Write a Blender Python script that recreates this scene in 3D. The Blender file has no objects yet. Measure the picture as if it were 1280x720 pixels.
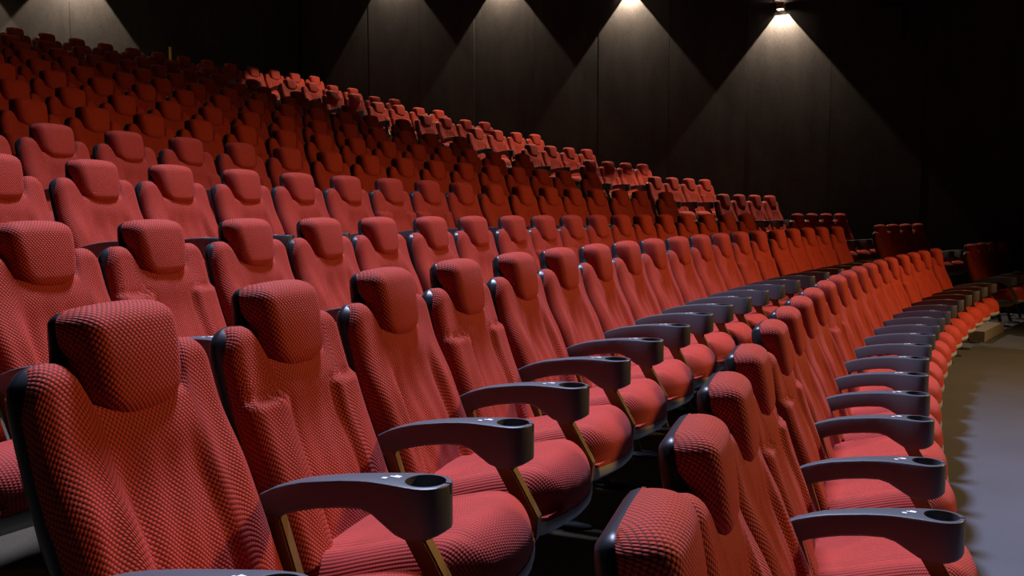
import bpy, bmesh, math, random
from mathutils import Vector, Matrix

random.seed(7)
scene = bpy.context.scene
COL = scene.collection
PI = math.pi

# ------------------------------------------------------------------ layout
# The rows are concentric arcs about the origin (towards the screen).
# s counts seat pitches along an arc; s grows away from the photographer.
PITCH = 0.56
R1 = 30.929
DR = 1.1026
H = 1.10                       # headrest top above its own floor
CAMZ = 1.513
CAM = (-30.5693, -3.4652, CAMZ)
YAW = 1.96168
TILT = math.radians(4.958)
FOCAL = 1106.8                 # pixels at 1280 wide

ROWS = [
 (-0.413, [-3.98, -3.02, -2.07, -1.11, 0.15, 1.1, 2.06, 3.01, 4.05, 5.0, 5.96, 6.91, 7.87, 8.82, 9.79, 10.9, 11.92, 12.87, 14.0], [17.32, 18.28, 19.23, 20.19]),
 (-0.169, [-3.82, -2.82, -1.79, -0.79, 0.26, 1.26, 2.27, 3.26, 4.23, 5.25, 6.27, 7.26, 8.29, 9.33, 10.48, 11.44, 12.4, 13.35, 14.42], [17.62, 18.57, 19.53, 20.48]),
 (-0.02, [-3.47, -2.47, -1.52, -0.52, 0.48, 1.45, 2.5, 3.5, 4.56, 5.51, 6.47, 7.42, 8.38, 9.34, 10.34, 11.41, 12.5, 13.61, 14.72], [17.92, 18.87, 19.83, 20.78]),
 (0.271, [-1.18, -0.18, 0.78, 1.81, 2.79, 3.77, 4.77, 5.76, 6.73, 7.72, 8.75, 9.74, 10.71, 11.7, 12.8, 13.76, 15.1], [18.29, 19.24, 20.2, 21.15]),
 (0.554, [0.08 + i for i in range(15)] + [15.36], [18.65, 19.6, 20.56, 21.51]),
 (0.842, [1.38 + i for i in range(14)] + [15.66], [18.88, 19.84, 20.8, 21.75]),
 (1.142, [2.69 + i for i in range(13)] + [15.97], [19.23, 20.19, 21.15, 22.11]),
 (1.463, [3.98 + i for i in range(12)] + [16.26], [19.55, 20.53, 21.5, 22.48]),
 (1.75, [6.25 + i for i in range(10)] + [16.53], [19.83, 20.8, 21.78, 22.75]),
 (2.045, [7.5 + i for i in range(9)] + [16.78], [20.14, 21.12, 22.09, 23.07]),
 (2.335, [8.82 + i for i in range(8)] + [17.1], [20.43, 21.41, 22.38, 23.36]),
 (2.635, [10.03 + i for i in range(7)] + [17.31], [20.7, 21.68, 22.65, 23.62]),
 (2.975, [23.94 - 0.945 * i for i in range(14)][::-1], []),
]
NROW = len(ROWS)
def row_R(k): return R1 + k * DR                       # k from 0
def floor_z(k): return ROWS[k][0] + CAMZ - H
def polar(R, s, z=0.0, R_for_s=None):
    th = PI - s * PITCH / (R_for_s or R)
    return Vector((R * math.cos(th), R * math.sin(th), z))

# side wall: straight line just beyond the last seats of the wall block
WT = Vector((-0.98659, 0.16319, 0)).normalized()       # towards the back
WN = Vector((0.16319, 0.98659, 0)).normalized()        # out of the room
WO = Vector((-28.9, 11.01, 0)) + WN * 0.45
def wall_pt(al, z=0.0, off=0.0): return WO + WT * al + WN * off + Vector((0, 0, z))
RB = 45.05                                             # back wall radius

# ------------------------------------------------------------------ camera
cam = bpy.data.cameras.new('camera')
cam.sensor_width = 36.0
cam.lens = 36.0 * FOCAL / 1280.0
cam.clip_end = 200
cam.clip_start = 0.02
camo = bpy.data.objects.new('camera', cam)
COL.objects.link(camo)
camo.location = CAM
camo.rotation_euler = (PI / 2 - TILT, 0, YAW - PI / 2)
scene.camera = camo

# ------------------------------------------------------------------ world, house lights, exposure
w = bpy.data.worlds.new('dark_hall')
scene.world = w
w.use_nodes = True
w.node_tree.nodes['Background'].inputs[0].default_value = (0.9, 0.85, 1.0, 1)
w.node_tree.nodes['Background'].inputs[1].default_value = 0.0002

def spot(name, loc, target, energy, color, angle, blend, radius):
    l = bpy.data.lights.new(name, 'SPOT')
    l.energy = energy; l.color = color; l.spot_size = math.radians(angle); l.spot_blend = blend
    l.shadow_soft_size = radius
    o = bpy.data.objects.new(name, l); COL.objects.link(o)
    o.location = loc
    o.rotation_euler = (Vector(target) - Vector(loc)).to_track_quat('-Z', 'Y').to_euler()
    return o
# bluish downlight hung over the front rows
spot('cool_house_light', polar(33.2, 2.2, 8.8, R1), polar(30.6, -2.2, 0.0, R1), 7400, (0.50, 0.56, 0.84), 88, 1.0, 0.60)
# warm spotlight on the screen side, aimed at the main block
spot('warm_front_light', polar(25.0, 13.0, 5.5, R1), polar(29.2, 4.6, 0.0, R1), 2600, (1.0, 0.54, 0.20), 116, 1.0, 0.35)

vs = scene.view_settings
vs.view_transform = 'Standard'
vs.look = 'None'
vs.exposure = -0.1
vs.gamma = 1.0
vs.use_curve_mapping = False

# ------------------------------------------------------------------ materials
def mat(name, color, rough=0.5, metal=0.0, spec=0.5):
    m = bpy.data.materials.new(name); m.use_nodes = True
    b = m.node_tree.nodes['Principled BSDF']
    b.inputs['Base Color'].default_value = (*color, 1)
    b.inputs['Roughness'].default_value = rough
    b.inputs['Metallic'].default_value = metal
    b.inputs['Specular IOR Level'].default_value = spec
    return m, m.node_tree, b
def nd(nt, typ, **kw):
    n = nt.nodes.new(typ)
    for k, v in kw.items(): setattr(n, k, v)
    return n
def mth(nt, op, a, b=None, c=None):
    n = nt.nodes.new('ShaderNodeMath'); n.operation = op
    for i, v in enumerate((a, b, c)):
        if v is None: continue
        if isinstance(v, (int, float)): n.inputs[i].default_value = v
        else: nt.links.new(v, n.inputs[i])
    return n.outputs[0]
def ramp(nt, fac, stops):
    r = nt.nodes.new('ShaderNodeValToRGB')
    while len(r.color_ramp.elements) < len(stops): r.color_ramp.elements.new(0.5)
    for e, (p, c) in zip(r.color_ramp.elements, stops): e.position = p; e.color = (*c, 1)
    nt.links.new(fac, r.inputs[0]); return r.outputs[0]
def noise(nt, scale, detail=3, vec=None, rough=0.5):
    n = nt.nodes.new('ShaderNodeTexNoise')
    n.inputs['Scale'].default_value = scale; n.inputs['Detail'].default_value = detail
    n.inputs['Roughness'].default_value = rough
    if vec is not None: nt.links.new(vec, n.inputs['Vector'])
    return n.outputs['Fac']
def bump(nt, b, h, strength, dist):
    n = nt.nodes.new('ShaderNodeBump'); n.inputs['Strength'].default_value = strength
    n.inputs['Distance'].default_value = dist
    nt.links.new(h, n.inputs['Height']); nt.links.new(n.outputs[0], b.inputs['Normal'])

# red knitted mesh: rows of round red knots over a black backing (UV in metres)
def fabric(name, a, b_, rad, red, black):
    m, nt, b = mat(name, red, 0.75, 0, 0.25)
    uv = nd(nt, 'ShaderNodeUVMap')
    sep = nd(nt, 'ShaderNodeSeparateXYZ'); nt.links.new(uv.outputs[0], sep.inputs[0])
    ds = []
    for off in (0.0, 0.5):
        fx = mth(nt, 'SUBTRACT', mth(nt, 'FRACT', mth(nt, 'MULTIPLY_ADD', sep.outputs[0], 1 / a, off + 100)), 0.5)
        fy = mth(nt, 'SUBTRACT', mth(nt, 'FRACT', mth(nt, 'MULTIPLY_ADD', sep.outputs[1], 1 / b_, off + 100)), 0.5)
        fx = mth(nt, 'MULTIPLY', fx, a); fy = mth(nt, 'MULTIPLY', fy, b_)
        ds.append(mth(nt, 'SQRT', mth(nt, 'ADD', mth(nt, 'MULTIPLY', fx, fx), mth(nt, 'MULTIPLY', fy, fy))))
    dm = mth(nt, 'MINIMUM', ds[0], ds[1])
    k = mth(nt, 'DIVIDE', dm, rad)
    col = ramp(nt, k, [(0.0, red), (0.62, red), (0.98, black), (1.0, black)])
    tc = nd(nt, 'ShaderNodeTexCoord')
    n = noise(nt, 9, 3, tc.outputs['Object'])
    mx = nd(nt, 'ShaderNodeMix', data_type='RGBA', blend_type='MULTIPLY')
    mx.inputs[0].default_value = 1.0
    nt.links.new(col, mx.inputs[6])
    g = ramp(nt, n, [(0.3, (0.86, 0.86, 0.86)), (0.7, (1.0, 1.0, 1.0))])
    nt.links.new(g, mx.inputs[7])
    nt.links.new(mx.outputs[2], b.inputs['Base Color'])
    hh = mth(nt, 'SUBTRACT', 1.0, mth(nt, 'MINIMUM', k, 1.0))
    bump(nt, b, hh, 0.5, 0.004)
    b.inputs['Sheen Weight'].default_value = 0.10
    b.inputs['Sheen Roughness'].default_value = 0.45
    b.inputs['Sheen Tint'].default_value = (1.0, 0.45, 0.5, 1)
    return m
M = {}
M['fabric'] = fabric('red_mesh_fabric', 0.0115, 0.0130, 0.0052, (0.50, 0.047, 0.021), (0.045, 0.005, 0.004))
M['cushion'] = fabric('red_seat_fabric', 0.0200, 0.0075, 0.0060, (0.52, 0.052, 0.034), (0.10, 0.011, 0.010))

m, nt, b = mat('black_plastic', (0.018, 0.019, 0.022), 0.38, 0, 0.5)
bump(nt, b, noise(nt, 900, 2), 0.12, 0.0006); M['plastic'] = m
m, nt, b = mat('armrest_plastic', (0.078, 0.086, 0.096), 0.42, 0, 0.6)
bump(nt, b, noise(nt, 700, 2), 0.2, 0.0006); M['arm'] = m
m, nt, b = mat('tray_plastic', (0.34, 0.38, 0.40), 0.45); M['tray'] = m
m, nt, b = mat('bronze_paint', (0.15, 0.105, 0.038), 0.45, 0.25)
bump(nt, b, noise(nt, 300, 2), 0.1, 0.0005); M['bronze'] = m
m, nt, b = mat('white_print', (0.85, 0.86, 0.88), 0.5); M['print'] = m
m, nt, b = mat('base_black', (0.008, 0.008, 0.009), 0.6); M['base'] = m

def carpet(name, c1, c2, sc):
    m, nt, b = mat(name, c1, 0.9, 0, 0.2)
    tc = nd(nt, 'ShaderNodeTexCoord')
    n1 = noise(nt, sc, 4, tc.outputs['Object'], 0.7)
    n2 = noise(nt, 1.3, 3, tc.outputs['Object'])
    f = mth(nt, 'MULTIPLY_ADD', n2, 0.4, mth(nt, 'MULTIPLY', n1, 0.6))
    nt.links.new(ramp(nt, f, [(0.32, c1), (0.68, c2)]), b.inputs['Base Color'])
    bump(nt, b, n1, 0.4, 0.004)
    return m
M['floor'] = carpet('front_carpet', (0.074, 0.083, 0.098), (0.107, 0.119, 0.142), 160)
M['tier'] = carpet('tier_carpet', (0.06, 0.048, 0.030), (0.11, 0.088, 0.056), 120)
M['step'] = carpet('step_carpet', (0.22, 0.20, 0.17), (0.32, 0.30, 0.26), 140)

m, nt, b = mat('wall_cloth', (0.05, 0.048, 0.045), 0.95, 0, 0.15)
tc = nd(nt, 'ShaderNodeTexCoord')
mp = nd(nt, 'ShaderNodeMapping'); mp.inputs['Scale'].default_value = (1, 1, 0.35)
nt.links.new(tc.outputs['Object'], mp.inputs[0])
n1 = noise(nt, 3.0, 5, mp.outputs[0], 0.65); n2 = noise(nt, 70, 3, mp.outputs[0], 0.7)
f = mth(nt, 'MULTIPLY_ADD', n1, 0.55, mth(nt, 'MULTIPLY', n2, 0.45))
nt.links.new(ramp(nt, f, [(0.3, (0.020, 0.0185, 0.0175)), (0.7, (0.050, 0.0465, 0.044))]), b.inputs['Base Color'])
bump(nt, b, n2, 0.08, 0.002)
M['wall'] = m
m, nt, b = mat('ceiling_black', (0.02, 0.02, 0.02), 0.95); M['ceiling'] = m
m, nt, b = mat('brass', (0.55, 0.42, 0.16), 0.35, 0.8); M['brass'] = m
m, nt, b = mat('lit_brass_tone', (0.75, 0.42, 0.07), 0.5); M['amber'] = m  # brass of the post, with the sconce light put into its colour
m, nt, b = mat('speaker_black', (0.012, 0.012, 0.012), 0.7); M['speaker'] = m
m, nt, b = mat('lamp_glow', (1, 1, 1), 0.5)
b.inputs['Emission Color'].default_value = (1.0, 0.90, 0.80, 1); b.inputs['Emission Strength'].default_value = 40
M['glow'] = m

# ------------------------------------------------------------------ mesh helpers
def link(name, me, material, parent=None, smooth=False, angle=None):
    o = bpy.data.objects.new(name, me); COL.objects.link(o)
    if material and not me.materials: me.materials.append(material)
    if smooth:
        for p in me.polygons: p.use_smooth = True
    if parent: o.parent = parent
    return o
def mesh(name, verts, faces, uvs=None):
    me = bpy.data.meshes.new(name)
    me.from_pydata([tuple(v) for v in verts], [], faces)
    if uvs:
        l = me.uv_layers.new(name='UVMap')
        for lp in me.loops: l.data[lp.index].uv = uvs[lp.vertex_index]
    me.update()
    bm = bmesh.new(); bm.from_mesh(me); bmesh.ops.recalc_face_normals(bm, faces=bm.faces); bm.to_mesh(me); bm.free()
    return me
def smooth(me, deg=None):
    for p in me.polygons: p.use_smooth = True
    if deg:
        bm = bmesh.new(); bm.from_mesh(me)
        for e in bm.edges:
            if len(e.link_faces) == 2 and e.calc_face_angle(0) > math.radians(deg): e.smooth = False
        bm.to_mesh(me); bm.free()
    return me
def box_data(c, ax, ay, az, hx, hy, hz):
    c = Vector(c); vs_ = []
    for sx in (-1, 1):
        for sy in (-1, 1):
            for sz in (-1, 1):
                vs_.append(c + ax * hx * sx + ay * hy * sy + az * hz * sz)
    fs = [(0, 1, 3, 2), (4, 6, 7, 5), (0, 4, 5, 1), (2, 3, 7, 6), (0, 2, 6, 4), (1, 5, 7, 3)]
    return vs_, fs
X3, Y3, Z3 = Vector((1, 0, 0)), Vector((0, 1, 0)), Vector((0, 0, 1))
def tag(o, label, cat, group=None, kind=None):
    if label: o['label'] = label
    if cat: o['category'] = cat
    if group: o['group'] = group
    if kind: o['kind'] = kind
    return o
def sstep(a, b, x):
    t = max(0.0, min(1.0, (x - a) / (b - a))); return t * t * (3 - 2 * t)
def rnd_drop(e, r):                 # quarter-round: 1 at the border, 0 inside
    if e >= r: return 0.0
    e = max(e, 0.0); q = 1 - e / r
    return 1 - math.sqrt(max(0.0, 1 - q * q))

# ------------------------------------------------------------------ setting
def arc_pts(R, s_from, n):          # points along radius R from near end to side wall
    b_ = WO.dot(WT); cc = WO.dot(WO) - R * R
    L = -b_ + math.sqrt(b_ * b_ - cc)
    e = WO + WT * L
    if R < 27.0:                    # keep the wall side monotonic near the screen
        pass
    th1 = math.atan2(e.y, e.x)
    th0 = PI - s_from / R
    th0, th1 = th0, th1
    return [Vector((R * math.cos(th0 + (th1 - th0) * i / n), R * math.sin(th0 + (th1 - th0) * i / n), 0)) for i in range(n + 1)]
NSEG = 60
S_NEAR = -9.0                       # metres along the arc, behind the photographer
def strip(name, r0, r1, z, zlow, material):
    a = arc_pts(r0, S_NEAR, NSEG); c = arc_pts(r1, S_NEAR, NSEG)
    v = []; f = []
    for p in a: v.append((p.x, p.y, zlow))
    for p in a: v.append((p.x, p.y, z))
    for p in c: v.append((p.x, p.y, z))
    for p in c: v.append((p.x, p.y, zlow))
    n = NSEG + 1
    for j in range(3):
        for i in range(NSEG): f.append((j * n + i, j * n + i + 1, (j + 1) * n + i + 1, (j + 1) * n + i))
    f.append((0, n, 2 * n, 3 * n)); f.append((n - 1, 2 * n - 1, 3 * n - 1, 4 * n - 1))
    for i in range(NSEG): f.append((i, i + 1, 3 * n + i + 1, 3 * n + i))
    o = link(name, mesh(name, v, f), material)
    o['kind'] = 'structure'
    return o
fl = strip('floor', 17.0, R1 + 0.28, 0.0, -0.15, M['floor'])
tag(fl, 'blue-grey carpeted floor in front of the front row', 'floor')
ORD = ['zeroth', 'first', 'second', 'third', 'fourth', 'fifth', 'sixth', 'seventh', 'eighth', 'ninth', 'tenth',
       'eleventh', 'twelfth', 'thirteenth', 'fourteenth', 'fifteenth', 'sixteenth', 'seventeenth', 'eighteenth',
       'nineteenth', 'twentieth', 'twenty-first', 'twenty-second']
for k in range(1, NROW):
    r0 = row_R(k - 1) + 0.28
    r1 = row_R(k) + 0.28 if k < NROW - 1 else RB
    t = strip('floor', r0, r1, floor_z(k), -0.15, M['tier'])
    tag(t, 'dark carpeted tier under the %s row of seats' % ('back' if k == NROW - 1 else ORD[k + 1]), 'floor')

# aisle steps between main block and wall block
def aisle_mid(k):
    return (ROWS[k][1][-1] + ROWS[k][2][0]) / 2 + 0.12
for k in range(0, NROW - 1):
    R = row_R(k)
    z0 = floor_z(k); z1 = floor_z(k + 1)
    mid = aisle_mid(min(k, NROW - 2)); hw = 0.92 if k else 1.05
    ri, ro = (R - 0.47, R + 0.28) if k == 0 else (R - 0.27, R + 0.28)
    v = []; f = []
    for (rr) in (ri, ro):
        for i in range(5):
            s = mid + hw * (i / 4 * 2 - 1)
            p = polar(rr, s, 0, R)
            v.append((p.x, p.y, z0)); v.append((p.x, p.y, (z0 + z1) / 2))
    n = 10
    for i in range(4):
        a = 2 * i
        f += [(a, a + 2, a + 3, a + 1), (n + a, n + a + 1, n + a + 3, n + a + 2), (a + 1, a + 3, n + a + 3, n + a + 1), (a, n + a, n + a + 2, a + 2)]
    f += [(0, 1, n + 1, n), (8, n + 8, n + 9, 9)]
    o = link('aisle_step', mesh('aisle_step', v, f), M['step'])
    tag(o, 'grey carpeted aisle step beside the end seat of the %s row' % ORD[k + 1], 'step', 'steps of the stair aisle', 'structure')

# side wall: backing and upright panels between recessed seams
CEIL = 9.6
AL0, AL1 = -11.0, None
b_ = WO.dot(WT); cc = WO.dot(WO) - RB * RB
AL1 = -b_ + math.sqrt(b_ * b_ - cc)
vv, ff = box_data(wall_pt((AL0 + AL1) / 2, CEIL / 2 - 0.1, 0.10), WT, WN, Z3, (AL1 - AL0) / 2 + 0.2, 0.05, CEIL / 2 + 0.1)
wr = link('wall_right', mesh('wall_right', vv, ff), M['wall'])
tag(wr, 'dark cloth-panelled side wall with lit sconces', 'wall', kind='structure')
PW = 1.385
al = 2.55 - PW * 10
i = 0
pan_v, pan_f = box_data((0, 0, 0), X3, Y3, Z3, PW / 2 - 0.003, 0.02, CEIL / 2)
pan_me = mesh('wall_panel', pan_v, pan_f)
while al < AL1 - 0.05:
    hi = min(al + PW, AL1 - 0.01)
    if hi - al > 0.3 and al > AL0:
        o = link('wall_panel', pan_me, M['wall'], wr)
        o.location = wall_pt((al + hi) / 2, CEIL / 2, 0.028 + random.uniform(-0.006, 0.006))
        o.rotation_euler = (0, 0, math.atan2(WT.y, WT.x))
        o.scale = ((hi - al) / PW, 1, 1)
    al += PW; i += 1

# back wall: shallow arc of upright panels
def back_wall():
    n = 40
    a = arc_pts(RB + 0.06, -2.0, n); c = arc_pts(RB + 0.2, -2.0, n)
    v = []
    for p in a: v += [(p.x, p.y, -0.15), (p.x, p.y, CEIL)]
    for p in c: v += [(p.x, p.y, -0.15), (p.x, p.y, CEIL)]
    f = []; m_ = 2 * (n + 1)
    for i in range(n):
        q = 2 * i
        f += [(q, q + 2, q + 3, q + 1), (m_ + q, m_ + q + 1, m_ + q + 3, m_ + q + 2), (q + 1, q + 3, m_ + q + 3, m_ + q + 1), (q, m_ + q, m_ + q + 2, q + 2)]
    f += [(0, 1, m_ + 1, m_), (2 * n, m_ + 2 * n, m_ + 2 * n + 1, 2 * n + 1)]
    o = link('wall_back', mesh('wall_back', v, f), M['wall'])
    tag(o, 'dark cloth-panelled rear wall behind the back row', 'wall', kind='structure')
    u = -1.0
    e = arc_pts(RB, 0, 1)[1]
    uend = (PI - math.atan2(e.y, e.x)) * RB
    while u + PW < uend + 0.5:
        hi = min(u + PW, uend - 0.06)
        th = PI - (u + hi) / 2 / RB
        if hi - u > 0.2:
            p = link('wall_panel', pan_me, M['wall'], o)
            rr = RB + 0.03 + random.uniform(-0.008, 0.008)
            p.location = (rr * math.cos(th), rr * math.sin(th), CEIL / 2)
            p.rotation_euler = (0, 0, th + PI / 2)
            p.scale = ((hi - u) / PW, 1, 1)
        u += PW
back_wall()

a = arc_pts(17.0, S_NEAR, 24); c = arc_pts(RB, S_NEAR, 24)
v = [(p.x, p.y, CEIL) for p in a] + [(p.x, p.y, CEIL) for p in c] + [(p.x, p.y, CEIL + 0.1) for p in a] + [(p.x, p.y, CEIL + 0.1) for p in c]
f = []
for i in range(24):
    f += [(i, i + 1, 26 + i, 25 + i), (50 + i, 75 + i, 76 + i, 51 + i)]
o = link('ceiling', mesh('ceiling', v, f), M['ceiling'])
tag(o, 'black ceiling of the hall', 'ceiling', kind='structure')

# ------------------------------------------------------------------ the seat
# local axes: x forward (towards the screen), y along the row, z up; origin on the floor under the headrest top
BT = math.radians(17.5)
def back_pt(a_, n_, u_):
    n2 = n_ + 0.17 * ((a_ - 0.33) ** 2 - 0.33 ** 2)
    return (a_ * math.sin(BT) + n2 * math.cos(BT), u_, H - a_ * math.cos(BT) + n2 * math.sin(BT))
BW = 0.245
def back_hw(a_): return 0.249 + 0.006 * sstep(0.1, 0.35, a_) - 0.006 * sstep(0.5, 0.68, a_)
A_BOT = 0.70
def lobe(x, c, r, t):                 # rounded shoulder beside the headrest
    if x > c: return t + r - math.sqrt(max(0.0, r * r - (x - c) ** 2))
    return t + min(0.080, 5500.0 * (c - x) ** 4)
def back_top(u_): return lobe(abs(u_), 0.187, 0.062, 0.097)
def patch(fn, nu, nv):
    """grid patch fn(i/nu, j/nv) -> (pos, uv); plus a skirt already included by fn at the border"""
    v = []; uv = []; f = []
    for j in range(nv + 1):
        for i in range(nu + 1):
            p, t = fn(i / nu, j / nv); v.append(p); uv.append(t)
    n = nu + 1
    for j in range(nv):
        for i in range(nu): f.append((j * n + i, j * n + i + 1, (j + 1) * n + i + 1, (j + 1) * n + i))
    # cloth coordinates in metres, measured over the surface from the middle
    dist = lambda a_, b2: math.dist(v[a_], v[b2])
    U = [0.0] * len(v); V = [0.0] * len(v); mi, mj = nu // 2, nv // 2
    for j in range(nv + 1):
        for i in range(mi + 1, n): U[j * n + i] = U[j * n + i - 1] + dist(j * n + i, j * n + i - 1)
        for i in range(mi - 1, -1, -1): U[j * n + i] = U[j * n + i + 1] - dist(j * n + i, j * n + i + 1)
    for i in range(n):
        for j in range(mj + 1, nv + 1): V[j * n + i] = V[j * n + i - n] - dist(j * n + i, j * n + i - n)
        for j in range(mj - 1, -1, -1): V[j * n + i] = V[j * n + i + n] + dist(j * n + i, j * n + i + n)
    uv = list(zip(U, V))
    return v, f, uv
def skirt_uv(uv, q, nu, nv, d_):
    i, j = q % (nu + 1), q // (nu + 1)
    u_, w_ = uv[q]
    if i == 0: u_ -= d_
    elif i == nu: u_ += d_
    if j == 0: w_ += d_
    elif j == nv: w_ -= d_
    return (u_, w_)
def ease(t):                         # denser samples near both borders
    return 0.5 - 0.5 * math.cos(PI * t) if False else (t + 0.10 * math.sin(2 * PI * t) * -1)
def make_backrest(kind, seed):
    rg = random.Random(seed)
    ph = [rg.uniform(0, 6.28) for _ in range(8)]
    def fn(x, y):
        x = ease(x); y = ease(y)
        skirt = 0.0
        u0 = 2 * x - 1
        a0_ = back_top(u0 * 0.249)
        a_ = a0_ + (A_BOT - a0_) * y
        u_ = u0 * back_hw(a_)
        e_side = back_hw(a_) - abs(u_)
        e_top = a_ - a0_
        e = max(0.0, 0.05 - math.hypot(max(0, 0.05 - e_side), max(0, 0.05 - e_top)))
        n_ = -0.046 * rnd_drop(e, 0.05)
        # side bolsters with a seam above and inside
        inner = 0.118 + 0.014 * math.sin(3.0 * a_ + ph[0])
        if kind == 'crisp':
            t = sstep(0.285, 0.300, a_ + 0.10 * max(0, abs(u_) - 0.2)) * sstep(inner, inner + 0.014, abs(u_))
            g = math.exp(-((abs(u_) - inner) / 0.008) ** 2) * sstep(0.28, 0.31, a_) + \
                math.exp(-((a_ - 0.288) / 0.008) ** 2) * sstep(inner - 0.01, inner + 0.01, abs(u_)) * (1 - sstep(0.22, 0.25, abs(u_)))
            n_ += 0.017 * t - 0.006 * g
        else:
            t = sstep(0.24, 0.42, a_) * sstep(inner - 0.012, inner + 0.035, abs(u_))
            g = math.exp(-((abs(u_) - inner) / 0.011) ** 2) * sstep(0.30, 0.42, a_)
            n_ += 0.020 * t - 0.006 * g
        # dip under the headrest, padding over the lumbar
        n_ += 0.012 * math.exp(-((a_ - 0.52) / 0.12) ** 2) * (1 - (u_ / 0.27) ** 2)
        n_ += 0.013 * math.exp(-((a_ - 0.27) / 0.07) ** 2) * math.exp(-(u_ / 0.15) ** 4)
        # fabric folds
        wv = math.sin(u_ * 75 + 2.5 * math.sin(a_ * 6 + ph[1]) + ph[2]) * sstep(0.22, 0.4, a_) * (1 - sstep(0.58, 0.7, a_))
        n_ += (0.0016 if kind == 'crisp' else 0.0032) * wv * sstep(0.0, 0.07, e)
        n_ += 0.0025 * math.sin(u_ * 21 + a_ * 13 + ph[3]) * sstep(0.0, 0.06, e)
        return back_pt(a_, n_, u_), (u_, -a_)
    v, f, uv = patch(fn, 56, 60)
    # border skirt running back to the shell
    nu, nv = 56, 60; n = nu + 1
    border = [i for i in range(n)] + [j * n + nu for j in range(1, nv + 1)] + [nv * n + i for i in range(nu - 1, -1, -1)] + [j * n for j in range(nv - 1, 0, -1)]
    nv0 = len(v)
    c20, s20 = math.cos(BT), math.sin(BT)
    for q in border:
        p = v[q]; v.append((p[0] - 0.014 * c20, p[1], p[2] - 0.014 * s20)); uv.append(skirt_uv(uv, q, nu, nv, 0.014))
    L = len(border)
    for i in range(L): f.append((border[i], border[(i + 1) % L], nv0 + (i + 1) % L, nv0 + i))
    me = smooth(mesh('backrest', v, f, uv)); me.materials.append(M['fabric'])
    return me

HA0, HA1 = 0.004, 0.218             # headrest extent along the back
def head_hw(a_):
    t = (a_ - HA0) / (HA1 - HA0)
    w_ = 0.133 - 0.012 * sstep(0.25, 1.0, t)
    r = 0.060
    if a_ > HA1 - r: w_ += -r + math.sqrt(max(0, r * r - (a_ - HA1 + r) ** 2))
    r = 0.036
    if a_ < HA0 + r: w_ += -r + math.sqrt(max(0, r * r - (HA0 + r - a_) ** 2))
    return w_
def make_headrest():
    nu, nv = 40, 36
    def fn(x, y):
        x = ease(x); y = ease(y)
        a_ = HA0 + (HA1 - HA0) * y
        hw = head_hw(a_)
        u_ = (2 * x - 1) * hw
        es = hw - abs(u_); et = a_ - HA0; eb = HA1 - a_
        n_ = 0.034 + 0.006 * math.sin(PI * min(1, y * 1.05)) - 0.010 * (u_ / 0.140) ** 2 - 0.010 * y * y
        n_ -= 0.078 * rnd_drop(et, 0.056) if et < 0.056 else 0
        n_ -= 0.055 * rnd_drop(es, 0.044)
        n_ -= 0.036 * rnd_drop(eb, 0.028)
        n_ = max(n_, -0.043)
        return back_pt(a_ + 0.012 * (1 - (u_ / 0.140) ** 2) * sstep(0.6, 1.0, y) - 0.006 * (1 - (u_ / 0.140) ** 2) * (1 - sstep(0.0, 0.3, y)) + 0.004, n_, u_), (u_, -a_ * 1.25)
    v, f, uv = patch(fn, nu, nv)
    n = nu + 1
    border = [i for i in range(n)] + [j * n + nu for j in range(1, nv + 1)] + [nv * n + i for i in range(nu - 1, -1, -1)] + [j * n for j in range(nv - 1, 0, -1)]
    nv0 = len(v); c20, s20 = math.cos(BT), math.sin(BT)
    # skirt: drop straight back to the shell plane
    for q in border:
        p = v[q]
        # depth of this point in front of the shell plane
        x0, _, z0 = p
        aa = x0 * math.sin(BT) + (H - z0) * math.cos(BT); nn = x0 * math.cos(BT) - (H - z0) * math.sin(BT)
        bend = 0.17 * ((aa - 0.33) ** 2 - 0.33 ** 2)
        d_ = max(0.0, nn - bend + 0.045)
        v.append((p[0] - d_ * c20, p[1] * 0.99, p[2] - d_ * s20)); uv.append(skirt_uv(uv, q, nu, nv, d_))
    L = len(border)
    for i in range(L): f.append((border[i], border[(i + 1) % L], nv0 + (i + 1) % L, nv0 + i))
    me = smooth(mesh('headrest', v, f, uv)); me.materials.append(M['fabric'])
    return me

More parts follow.
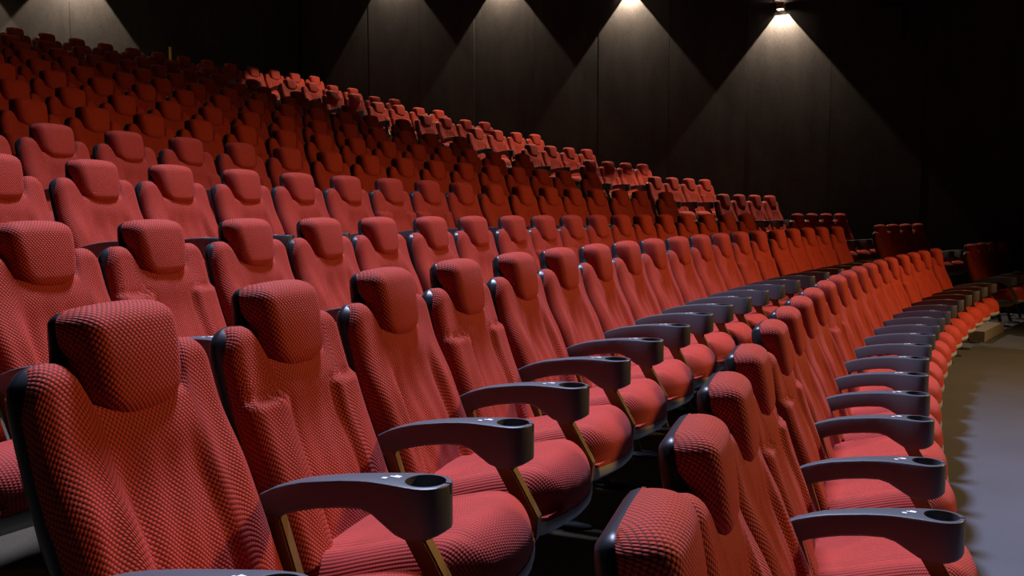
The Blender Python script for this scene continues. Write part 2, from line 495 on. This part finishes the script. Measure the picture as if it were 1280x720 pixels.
def make_shell():
    # outline of the whole back: shoulders, rising to the headrest
    out = []
    def top(u_):
        x = abs(u_)
        hs = sstep(0.126, 0.152, x)
        t_h = 0.006 + 0.036 * rnd_drop(0.134 - x, 0.036) if x < 0.134 else 0.042
        t_h = min(t_h, 0.10)
        t_s = lobe(x, 0.189, 0.064, 0.095)
        return t_h * (1 - hs) + t_s * hs
    us = [(-0.253 + 0.506 * i / 64) for i in range(65)]
    for u_ in us: out.append((top(u_), u_))
    right = [(0.16 + (0.80 - 0.16) * j / 16) for j in range(1, 17)]
    for a_ in right: out.append((a_, back_hw(a_) + 0.004 - 0.02 * sstep(0.7, 0.8, a_)))
    for a_ in right[::-1]: out.append((a_, -(back_hw(a_) + 0.004 - 0.02 * sstep(0.7, 0.8, a_))))
    N = len(out)
    cen = (0.40, 0.0)
    rings = [(-0.030, 0.012, 0), (-0.046, 0.002, 0), (-0.052, 0.000, 0), (-0.066, 0.002, 0), (-0.078, 0.011, 0), (-0.082, 0.028, 0), (-0.084, 0.07, 0)]
    # offset inwards along the outline normal
    nrm = []
    for i in range(N):
        p, q = out[i - 1], out[(i + 1) % N]
        dx, dy = q[0] - p[0], q[1] - p[1]; l = math.hypot(dx, dy) or 1
        nx, ny = dy / l, -dx / l
        if (cen[0] - out[i][0]) * nx + (cen[1] - out[i][1]) * ny < 0: nx, ny = -nx, -ny
        nrm.append((nx, ny))
    v = []
    for (n_, ins, _) in rings:
        for i, (a_, u_) in enumerate(out):
            k = ins / 0.4
            if ins <= 0.012: aa, uu = a_ + nrm[i][0] * ins, u_ + nrm[i][1] * ins
            else: aa, uu = a_ + (cen[0] - a_) * k, u_ + (cen[1] - u_) * k
            v.append(back_pt(aa, n_, uu))
    f = []
    for r in range(len(rings) - 1):
        for i in range(N): f.append((r * N + i, r * N + (i + 1) % N, (r + 1) * N + (i + 1) % N, (r + 1) * N + i))
    f.append(tuple(range((len(rings) - 1) * N, len(rings) * N)))
    me = smooth(mesh('back_shell', v, f), 50); me.materials.append(M['plastic'])
    return me

CW0, CW1 = 0.175, 0.648
def cush_hw(w_):
    h_ = 0.247 - 0.010 * sstep(0.35, 0.2, w_)
    r = 0.13
    if w_ > CW1 - r: h_ += 0.55 * (-r + math.sqrt(max(0, r * r - (w_ - CW1 + r) ** 2)))
    return h_
def cush_front(u_): return CW1 + 0.012 - 0.045 * (abs(u_) / 0.247) ** 2.6
def make_cushion():
    nu, nv = 44, 44
    def fn(x, y):
        x = ease(x); y = ease(y)
        u0 = (2 * x - 1)
        wf = cush_front(u0 * 0.247)
        w_ = CW0 + (wf - CW0) * y
        u_ = u0 * cush_hw(min(w_, CW1))
        es = cush_hw(min(w_, CW1)) - abs(u_); ef = wf - w_
        z = 0.445 + 0.085 * sstep(0.15, 0.58, w_) + 0.018 * (1 - (u_ / 0.25) ** 2)
        r = 0.075
        ex = max(0, r - es); ey = max(0, 0.11 - ef) * r / 0.11
        e = max(0.0, r - math.hypot(ex, ey))
        z -= 0.115 * rnd_drop(e, r)
        z -= 0.004 * math.exp(-((abs(u_) - 0.15) / 0.012) ** 2) * sstep(0.02, 0.08, ef)
        return (w_, u_, z), (u_, w_ * 1.1)
    v, f, uv = patch(fn, nu, nv)
    n = nu + 1
    border = [i for i in range(n)] + [j * n + nu for j in range(1, nv + 1)] + [nv * n + i for i in range(nu - 1, -1, -1)] + [j * n for j in range(nv - 1, 0, -1)]
    nv0 = len(v)
    for q in border:
        p = v[q]; zz = 0.372 + 0.015 * sstep(0.2, 0.6, p[0])
        v.append((0.41 + (p[0] - 0.41) * 0.985, p[1] * 0.985, zz)); uv.append(skirt_uv(uv, q, nu, nv, 0.03))
    L = len(border)
    for i in range(L): f.append((border[i], border[(i + 1) % L], nv0 + (i + 1) % L, nv0 + i))
    me = smooth(mesh('seat_cushion', v, f, uv)); me.materials.append(M['cushion'])
    # tray: follows the same outline just below
    out = [v[q] for q in border]
    rings = [(1.0, 0.020), (1.012, 0.012), (1.012, -0.006), (0.985, -0.014), (0.90, -0.030), (0.6, -0.048)]
    tv = []
    for (sc, dz) in rings:
        for p in out:
            zb = 0.372 + 0.015 * sstep(0.2, 0.6, p[0])
            tv.append((0.41 + (p[0] - 0.41) * sc, p[1] * sc, zb + dz))
    tf = []
    for r in range(len(rings) - 1):
        for i in range(L): tf.append((r * L + i, r * L + (i + 1) % L, (r + 1) * L + (i + 1) % L, (r + 1) * L + i))
    tf.append(tuple(range((len(rings) - 1) * L, len(rings) * L))); tf.append(tuple(range(L - 1, -1, -1)))
    tm = smooth(mesh('cushion_tray', tv, tf), 60); tm.materials.append(M['tray'])
    return me, tm

CUPX, CUPR = 0.534, 0.058
def make_armrest():
    secs = [(0.125, 0.014, -0.474, -0.535), (0.16, 0.016, -0.456, -0.528), (0.20, 0.020, -0.442, -0.510), (0.24, 0.024, -0.431, -0.498),
            (0.28, 0.027, -0.424, -0.488), (0.34, 0.030, -0.415, -0.479), (0.39, 0.033, -0.410, -0.476), (0.42, 0.037, -0.408, -0.483),
            (0.45, 0.043, -0.407, -0.500), (0.48, 0.050, -0.406, -0.516), (0.505, 0.055, -0.406, -0.522)]
    for t in (0, 15, 30, 45, 60, 75, 86):
        r = math.radians(t)
        secs.append((CUPX + CUPR * math.sin(r), CUPR * math.cos(r), -0.406, -0.520 + 0.018 * math.sin(r) ** 2))
    v = []; f = []
    for (w_, hb, zt, zb) in secs:
        bv = min(0.006, hb * 0.45)
        for (y, z) in ((-hb, zb + bv), (-hb, zt - bv), (-hb + bv * 0.3, zt - bv * 0.3), (-hb + bv, zt), (hb - bv, zt), (hb - bv * 0.3, zt - bv * 0.3), (hb, zt - bv), (hb, zb + bv), (hb - bv, zb), (-hb + bv, zb)):
            v.append((w_, y, z + H))
    n = 10
    for j in range(len(secs) - 1):
        for i in range(n): f.append((j * n + i, j * n + (i + 1) % n, (j + 1) * n + (i + 1) % n, (j + 1) * n + i))
    f.append(tuple(range(n))); f.append(tuple(range((len(secs) - 1) * n, len(secs) * n)))
    me = mesh('armrest', v, f)
    o = bpy.data.objects.new('tmp', me); COL.objects.link(o)
    bm = bmesh.new()
    bmesh.ops.create_cone(bm, cap_ends=True, segments=40, radius1=0.043, radius2=0.046, depth=0.15)
    bmesh.ops.translate(bm, verts=bm.verts, vec=(CUPX, 0, H - 0.406))
    m2 = bpy.data.meshes.new('cut'); bm.to_mesh(m2); bm.free()
    c1 = bpy.data.objects.new('tmp_cut', m2); COL.objects.link(c1)
    vv, ff = box_data((CUPX + 0.055, 0.0, H - 0.41), X3, Y3, Z3, 0.02, 0.004, 0.02)
    c2 = bpy.data.objects.new('tmp_cut2', mesh('cut2', vv, ff)); COL.objects.link(c2)
    for c_ in (c1, c2):
        md = o.modifiers.new('b', 'BOOLEAN'); md.object = c_; md.operation = 'DIFFERENCE'; md.solver = 'EXACT'
    dg = bpy.context.evaluated_depsgraph_get()
    res = bpy.data.meshes.new_from_object(o.evaluated_get(dg))
    for t in (o, c1, c2): bpy.data.objects.remove(t)
    res.name = 'armrest'; res.materials.clear(); res.materials.append(M['arm'])
    return smooth(res, 35)

def bar(path, hx, hy, name, material):
    """rectangular bar along a polyline in the x-z plane (mitred)"""
    v = []; f = []
    P = [Vector((p[0], 0, p[1])) for p in path]
    for i, p in enumerate(P):
        d0 = (P[i] - P[i - 1]).normalized() if i else (P[1] - P[0]).normalized()
        d1 = (P[i + 1] - P[i]).normalized() if i < len(P) - 1 else d0
        t = (d0 + d1).normalized()
        nn = Vector((t.z, 0, -t.x)); k = 1 / max(0.5, t.dot(d0))
        for (a_, b2) in ((-1, -1), (1, -1), (1, 1), (-1, 1)):
            v.append(p + nn * hx * a_ * k + Y3 * hy * b2)
    for j in range(len(P) - 1):
        for i in range(4): f.append((j * 4 + i, j * 4 + (i + 1) % 4, (j + 1) * 4 + (i + 1) % 4, (j + 1) * 4 + i))
    f.append((0, 1, 2, 3)); f.append(tuple(range(4 * len(P) - 4, 4 * len(P))))
    me = mesh(name, v, f)
    bm = bmesh.new(); bm.from_mesh(me)
    bmesh.ops.bevel(bm, geom=[e for e in bm.edges if e.calc_face_angle(0) > 0.8], offset=0.004, segments=2, affect='EDGES')
    bm.to_mesh(me); bm.free()
    me.materials.append(material)
    return smooth(me, 30)

BACKS = [make_backrest('soft', 11), make_backrest('crisp', 5), make_backrest('soft', 23), make_backrest('soft', 42)]
HEAD = make_headrest()
SHELL = make_shell()
CUSH, TRAY = make_cushion()
ARM = make_armrest()
LEG = bar([(0.155, H - 0.50), (0.225, H - 0.72), (0.33, 0.02)], 0.017, 0.016, 'leg', M['bronze'])
STRUT = bar([(0.495, H - 0.500), (0.545, H - 0.585), (0.590, H - 0.665), (0.585, H - 0.715), (0.530, H - 0.755), (0.27, H - 0.79)], 0.022, 0.019, 'arm_strut', M['bronze'])
def make_base():
    v = []; f = []; N = 28
    for (sx, sy, z) in ((0.115, 0.055, 0.0), (0.115, 0.055, 0.010), (0.105, 0.047, 0.018), (0.03, 0.02, 0.022)):
        for i in range(N):
            t = 2 * PI * i / N; v.append((0.335 + sx * math.cos(t), sy * math.sin(t), z))
    for r in range(3):
        for i in range(N): f.append((r * N + i, r * N + (i + 1) % N, (r + 1) * N + (i + 1) % N, (r + 1) * N + i))
    f.append(tuple(range(3 * N, 4 * N))); f.append(tuple(range(N - 1, -1, -1)))
    me = smooth(mesh('base_plate', v, f), 40); me.materials.append(M['base'])
    return me
BASE = make_base()
def make_mark():
    # the small white printed mark on the armrest: two blocky signs side by side
    z = H - 0.4068
    polys = []
    def quad(pts): polys.append(pts)
    quad([(0.452, 0.003), (0.470, 0.001), (0.473, 0.013), (0.458, 0.017)])
    quad([(0.446, 0.004), (0.453, 0.003), (0.456, 0.008), (0.449, 0.010)])
    quad([(0.434, -0.014), (0.440, -0.015), (0.448, -0.004), (0.441, -0.002)])
    quad([(0.443, -0.015), (0.449, -0.014), (0.440, -0.003), (0.434, -0.005)])
    v = []; f = []
    for P in polys:
        n = len(v)
        for (x, y) in P: v.append((x, y, z)); 
        for (x, y) in P: v.append((x, y, z + 0.0012))
        f += [(n, n + 1, n + 2, n + 3), (n + 4, n + 5, n + 6, n + 7)] + [(n + i, n + (i + 1) % 4, n + 4 + (i + 1) % 4, n + 4 + i) for i in range(4)]
    me = mesh('seat_mark', v, f); me.materials.append(M['print'])
    return me
MARK = make_mark()

def part(name, me, parent, y=0.0):
    o = bpy.data.objects.new(name, me); COL.objects.link(o)
    o.parent = parent; o.location = (0, y, 0)
    return o
def build_seat(variant, gap_far, left_arm, detail):
    root = bpy.data.objects.new('theater_seat', None); COL.objects.link(root)
    root.empty_display_size = 0.2
    part('backrest', BACKS[variant], root)
    part('headrest', HEAD, root)
    part('back_shell', SHELL, root)
    part('seat_cushion', CUSH, root)
    part('cushion_tray', TRAY, root)
    sides = [gap_far] + ([-0.28] if left_arm else [])
    for y in sides:
        am = part('armrest', ARM, root, y)
        if detail: part('seat_mark', MARK, am)
        part('leg', LEG, root, y)
        part('arm_strut', STRUT, root, y)
        part('base_plate', BASE, root, y)
    return root

NEAR_KIND = {(1, 0): 0, (1, 1): 1, (1, 2): 2, (1, 3): 1, (1, 4): 3, (1, 5): 0}
nseat = 0
for k, (zrel, main, wallb) in enumerate(ROWS):
    R = row_R(k); z = floor_z(k)
    rowname = 'front row' if k == 0 else ('back row' if k == NROW - 1 else ORD[k + 1] + ' row from the front')
    for blk, lst in ((0, main), (1, wallb)):
        n = len(lst)
        for i, s in enumerate(lst):
            far = 0.28
            if i < n - 1: far = min(0.30, (lst[i + 1] - s) * PITCH / 2)
            if k == NROW - 1: far = 0.265
            variant = NEAR_KIND.get((k, i), (i * 7 + k * 5 + (i * i) % 3) % 4)
            detail = (k <= 3 and blk == 0)
            o = build_seat(variant, far, i == 0 and (blk == 1 or k < 2), detail)
            o.location = polar(R, s, z)
            o.rotation_euler = (0, 0, -s * PITCH / R)
            if k == NROW - 1:
                lab = 'red cinema seat in the back row, %s from the side wall' % ORD[n - i]; g = 'red seats of the back row'
            elif blk == 0:
                lab = 'red cinema seat in main block, %s, %s from wall-side aisle' % (rowname, ORD[n - i]); g = 'red seats of the main block'
            else:
                lab = 'red cinema seat in wall block, %s, %s from side wall' % (rowname, ORD[n - i]); g = 'red seats of the wall block'
            tag(o, lab, 'seat', g)
            nseat += 1

# ------------------------------------------------------------------ wall sconces
def sconce_meshes():
    hw, hh, t = 0.052, 0.055, 0.006
    # open square tube, walls of thickness t
    v = []; f = []
    for z in (-hh, hh):
        for r in (hw, hw - t):
            for (sx, sy) in ((-1, -1), (1, -1), (1, 1), (-1, 1)): v.append((sx * r, sy * r, z))
    for i in range(4):
        j = (i + 1) % 4
        f += [(i, j, 8 + j, 8 + i), (4 + i, 12 + i, 12 + j, 4 + j), (i, 4 + i, 4 + j, j), (8 + i, 8 + j, 12 + j, 12 + i)]
    tube = mesh('tube', v, f); tube.materials.append(M['brass']); tube.materials.append(M['ceiling'])
    for p in tube.polygons:
        if max(abs(p.center.x), abs(p.center.y)) < hw - t + 0.001 and abs(p.center.z) < 0.01: p.material_index = 1
    vv, ff = box_data((0, hw + 0.022, 0), X3, Y3, Z3, 0.018, 0.022, 0.025)
    arm = mesh('bracket', vv, ff); arm.materials.append(M['brass'])
    vv, ff = box_data((0, hw + 0.047, 0), X3, Y3, Z3, 0.045, 0.004, 0.06)
    plate = mesh('wall_plate', vv, ff); plate.materials.append(M['brass'])
    return tube, arm, plate
TUBE, BRK, PLATE = sconce_meshes()
vv, ff = box_data((0, -0.049, -0.085), X3, Y3, Z3, 0.16, 0.003, 0.045)
LIGHT_SHIELD = mesh('light_shield', vv, ff); LIGHT_SHIELD.materials.append(M['brass'])  # added plate that keeps the rear sconce light off the back row
def sconce(loc, rot, label, group, power, light_shield=False):
    root = bpy.data.objects.new('wall_sconce', None); COL.objects.link(root)
    root.location = loc; root.rotation_euler = (0, 0, rot)
    part('tube', TUBE, root); part('bracket', BRK, root); part('wall_plate', PLATE, root)
    if light_shield: part('light_shield', LIGHT_SHIELD, root)
    bm = bmesh.new(); bmesh.ops.create_uvsphere(bm, u_segments=12, v_segments=8, radius=0.010)
    bmesh.ops.translate(bm, verts=bm.verts, vec=(0, -0.028, 0))
    me = bpy.data.meshes.new('bulb'); bm.to_mesh(me); bm.free(); me.materials.append(M['glow']); part('bulb', smooth(me), root)
    l = bpy.data.lights.new('sconce_light', 'POINT'); l.energy = power; l.color = (1.0, 0.77, 0.58); l.shadow_soft_size = 0.0015
    lo = bpy.data.objects.new('sconce_light', l); COL.objects.link(lo); lo.parent = root; lo.location = (0, 0, 0)
    tag(root, label, 'wall lamp', group)
    return root
wrot = math.atan2(WT.y, WT.x) + PI        # local +y towards the wall
for i in range(4):
    al = 3.36 + 2.72 * i
    p = wall_pt(al, CAMZ + 3.34 + 0.65 * i, -0.10)
    sconce(p, wrot, 'brass wall sconce throwing a light cone on the side wall, %s from the front' % ORD[i + 1], 'sconces on the side wall', 520)
for i, s in enumerate((15.7, 11.6)):
    th = PI - s * PITCH / RB
    p = Vector(((RB - 0.10) * math.cos(th), (RB - 0.10) * math.sin(th), CAMZ + 4.65))
    sconce(p, th - PI / 2, 'brass wall sconce on the rear wall, %s from the corner' % ORD[i + 1], 'sconces on the rear wall', 1700, True)

# ------------------------------------------------------------------ small things
# loudspeaker box high on the side wall, nearly lost in the dark
root = bpy.data.objects.new('wall_speaker', None); COL.objects.link(root)
root.location = wall_pt(1.72, CAMZ + 2.85, -0.14); root.rotation_euler = (0, 0, wrot)
vv, ff = box_data((0, 0, 0), X3, Y3, Z3, 0.27, 0.12, 0.25)
me = mesh('cabinet', vv, ff); bm = bmesh.new(); bm.from_mesh(me); bmesh.ops.bevel(bm, geom=bm.edges[:], offset=0.015, segments=2, affect='EDGES'); bm.to_mesh(me); bm.free()
me.materials.append(M['speaker']); part('cabinet', me, root)
vv, ff = box_data((0, -0.124, 0), X3, Y3, Z3, 0.245, 0.006, 0.225)
me = mesh('grille', vv, ff); me.materials.append(M['ceiling']); part('grille', me, root)
tag(root, 'black loudspeaker box high on the side wall near the front', 'speaker')

# slim brass post behind the back row
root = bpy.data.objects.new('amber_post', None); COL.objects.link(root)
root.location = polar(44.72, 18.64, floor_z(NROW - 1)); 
def lathe(name, prof, m, n=16):
    v = []; f = []
    for (r, z) in prof:
        for i in range(n): v.append((r * math.cos(2 * PI * i / n), r * math.sin(2 * PI * i / n), z))
    for j in range(len(prof) - 1):
        for i in range(n): f.append((j * n + i, j * n + (i + 1) % n, (j + 1) * n + (i + 1) % n, (j + 1) * n + i))
    f.append(tuple(range(n))); f.append(tuple(range((len(prof) - 1) * n, len(prof) * n)))
    me = smooth(mesh(name, v, f), 40); me.materials.append(m); return me
zt = CAMZ + 3.20 - floor_z(NROW - 1)
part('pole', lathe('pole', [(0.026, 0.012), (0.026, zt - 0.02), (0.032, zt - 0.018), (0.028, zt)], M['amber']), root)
part('foot', lathe('foot', [(0.07, 0.0), (0.07, 0.008), (0.03, 0.016)], M['brass']), root)
tag(root, 'slim amber post standing behind the back row by the rear wall', 'post')
print('seats', nseat)
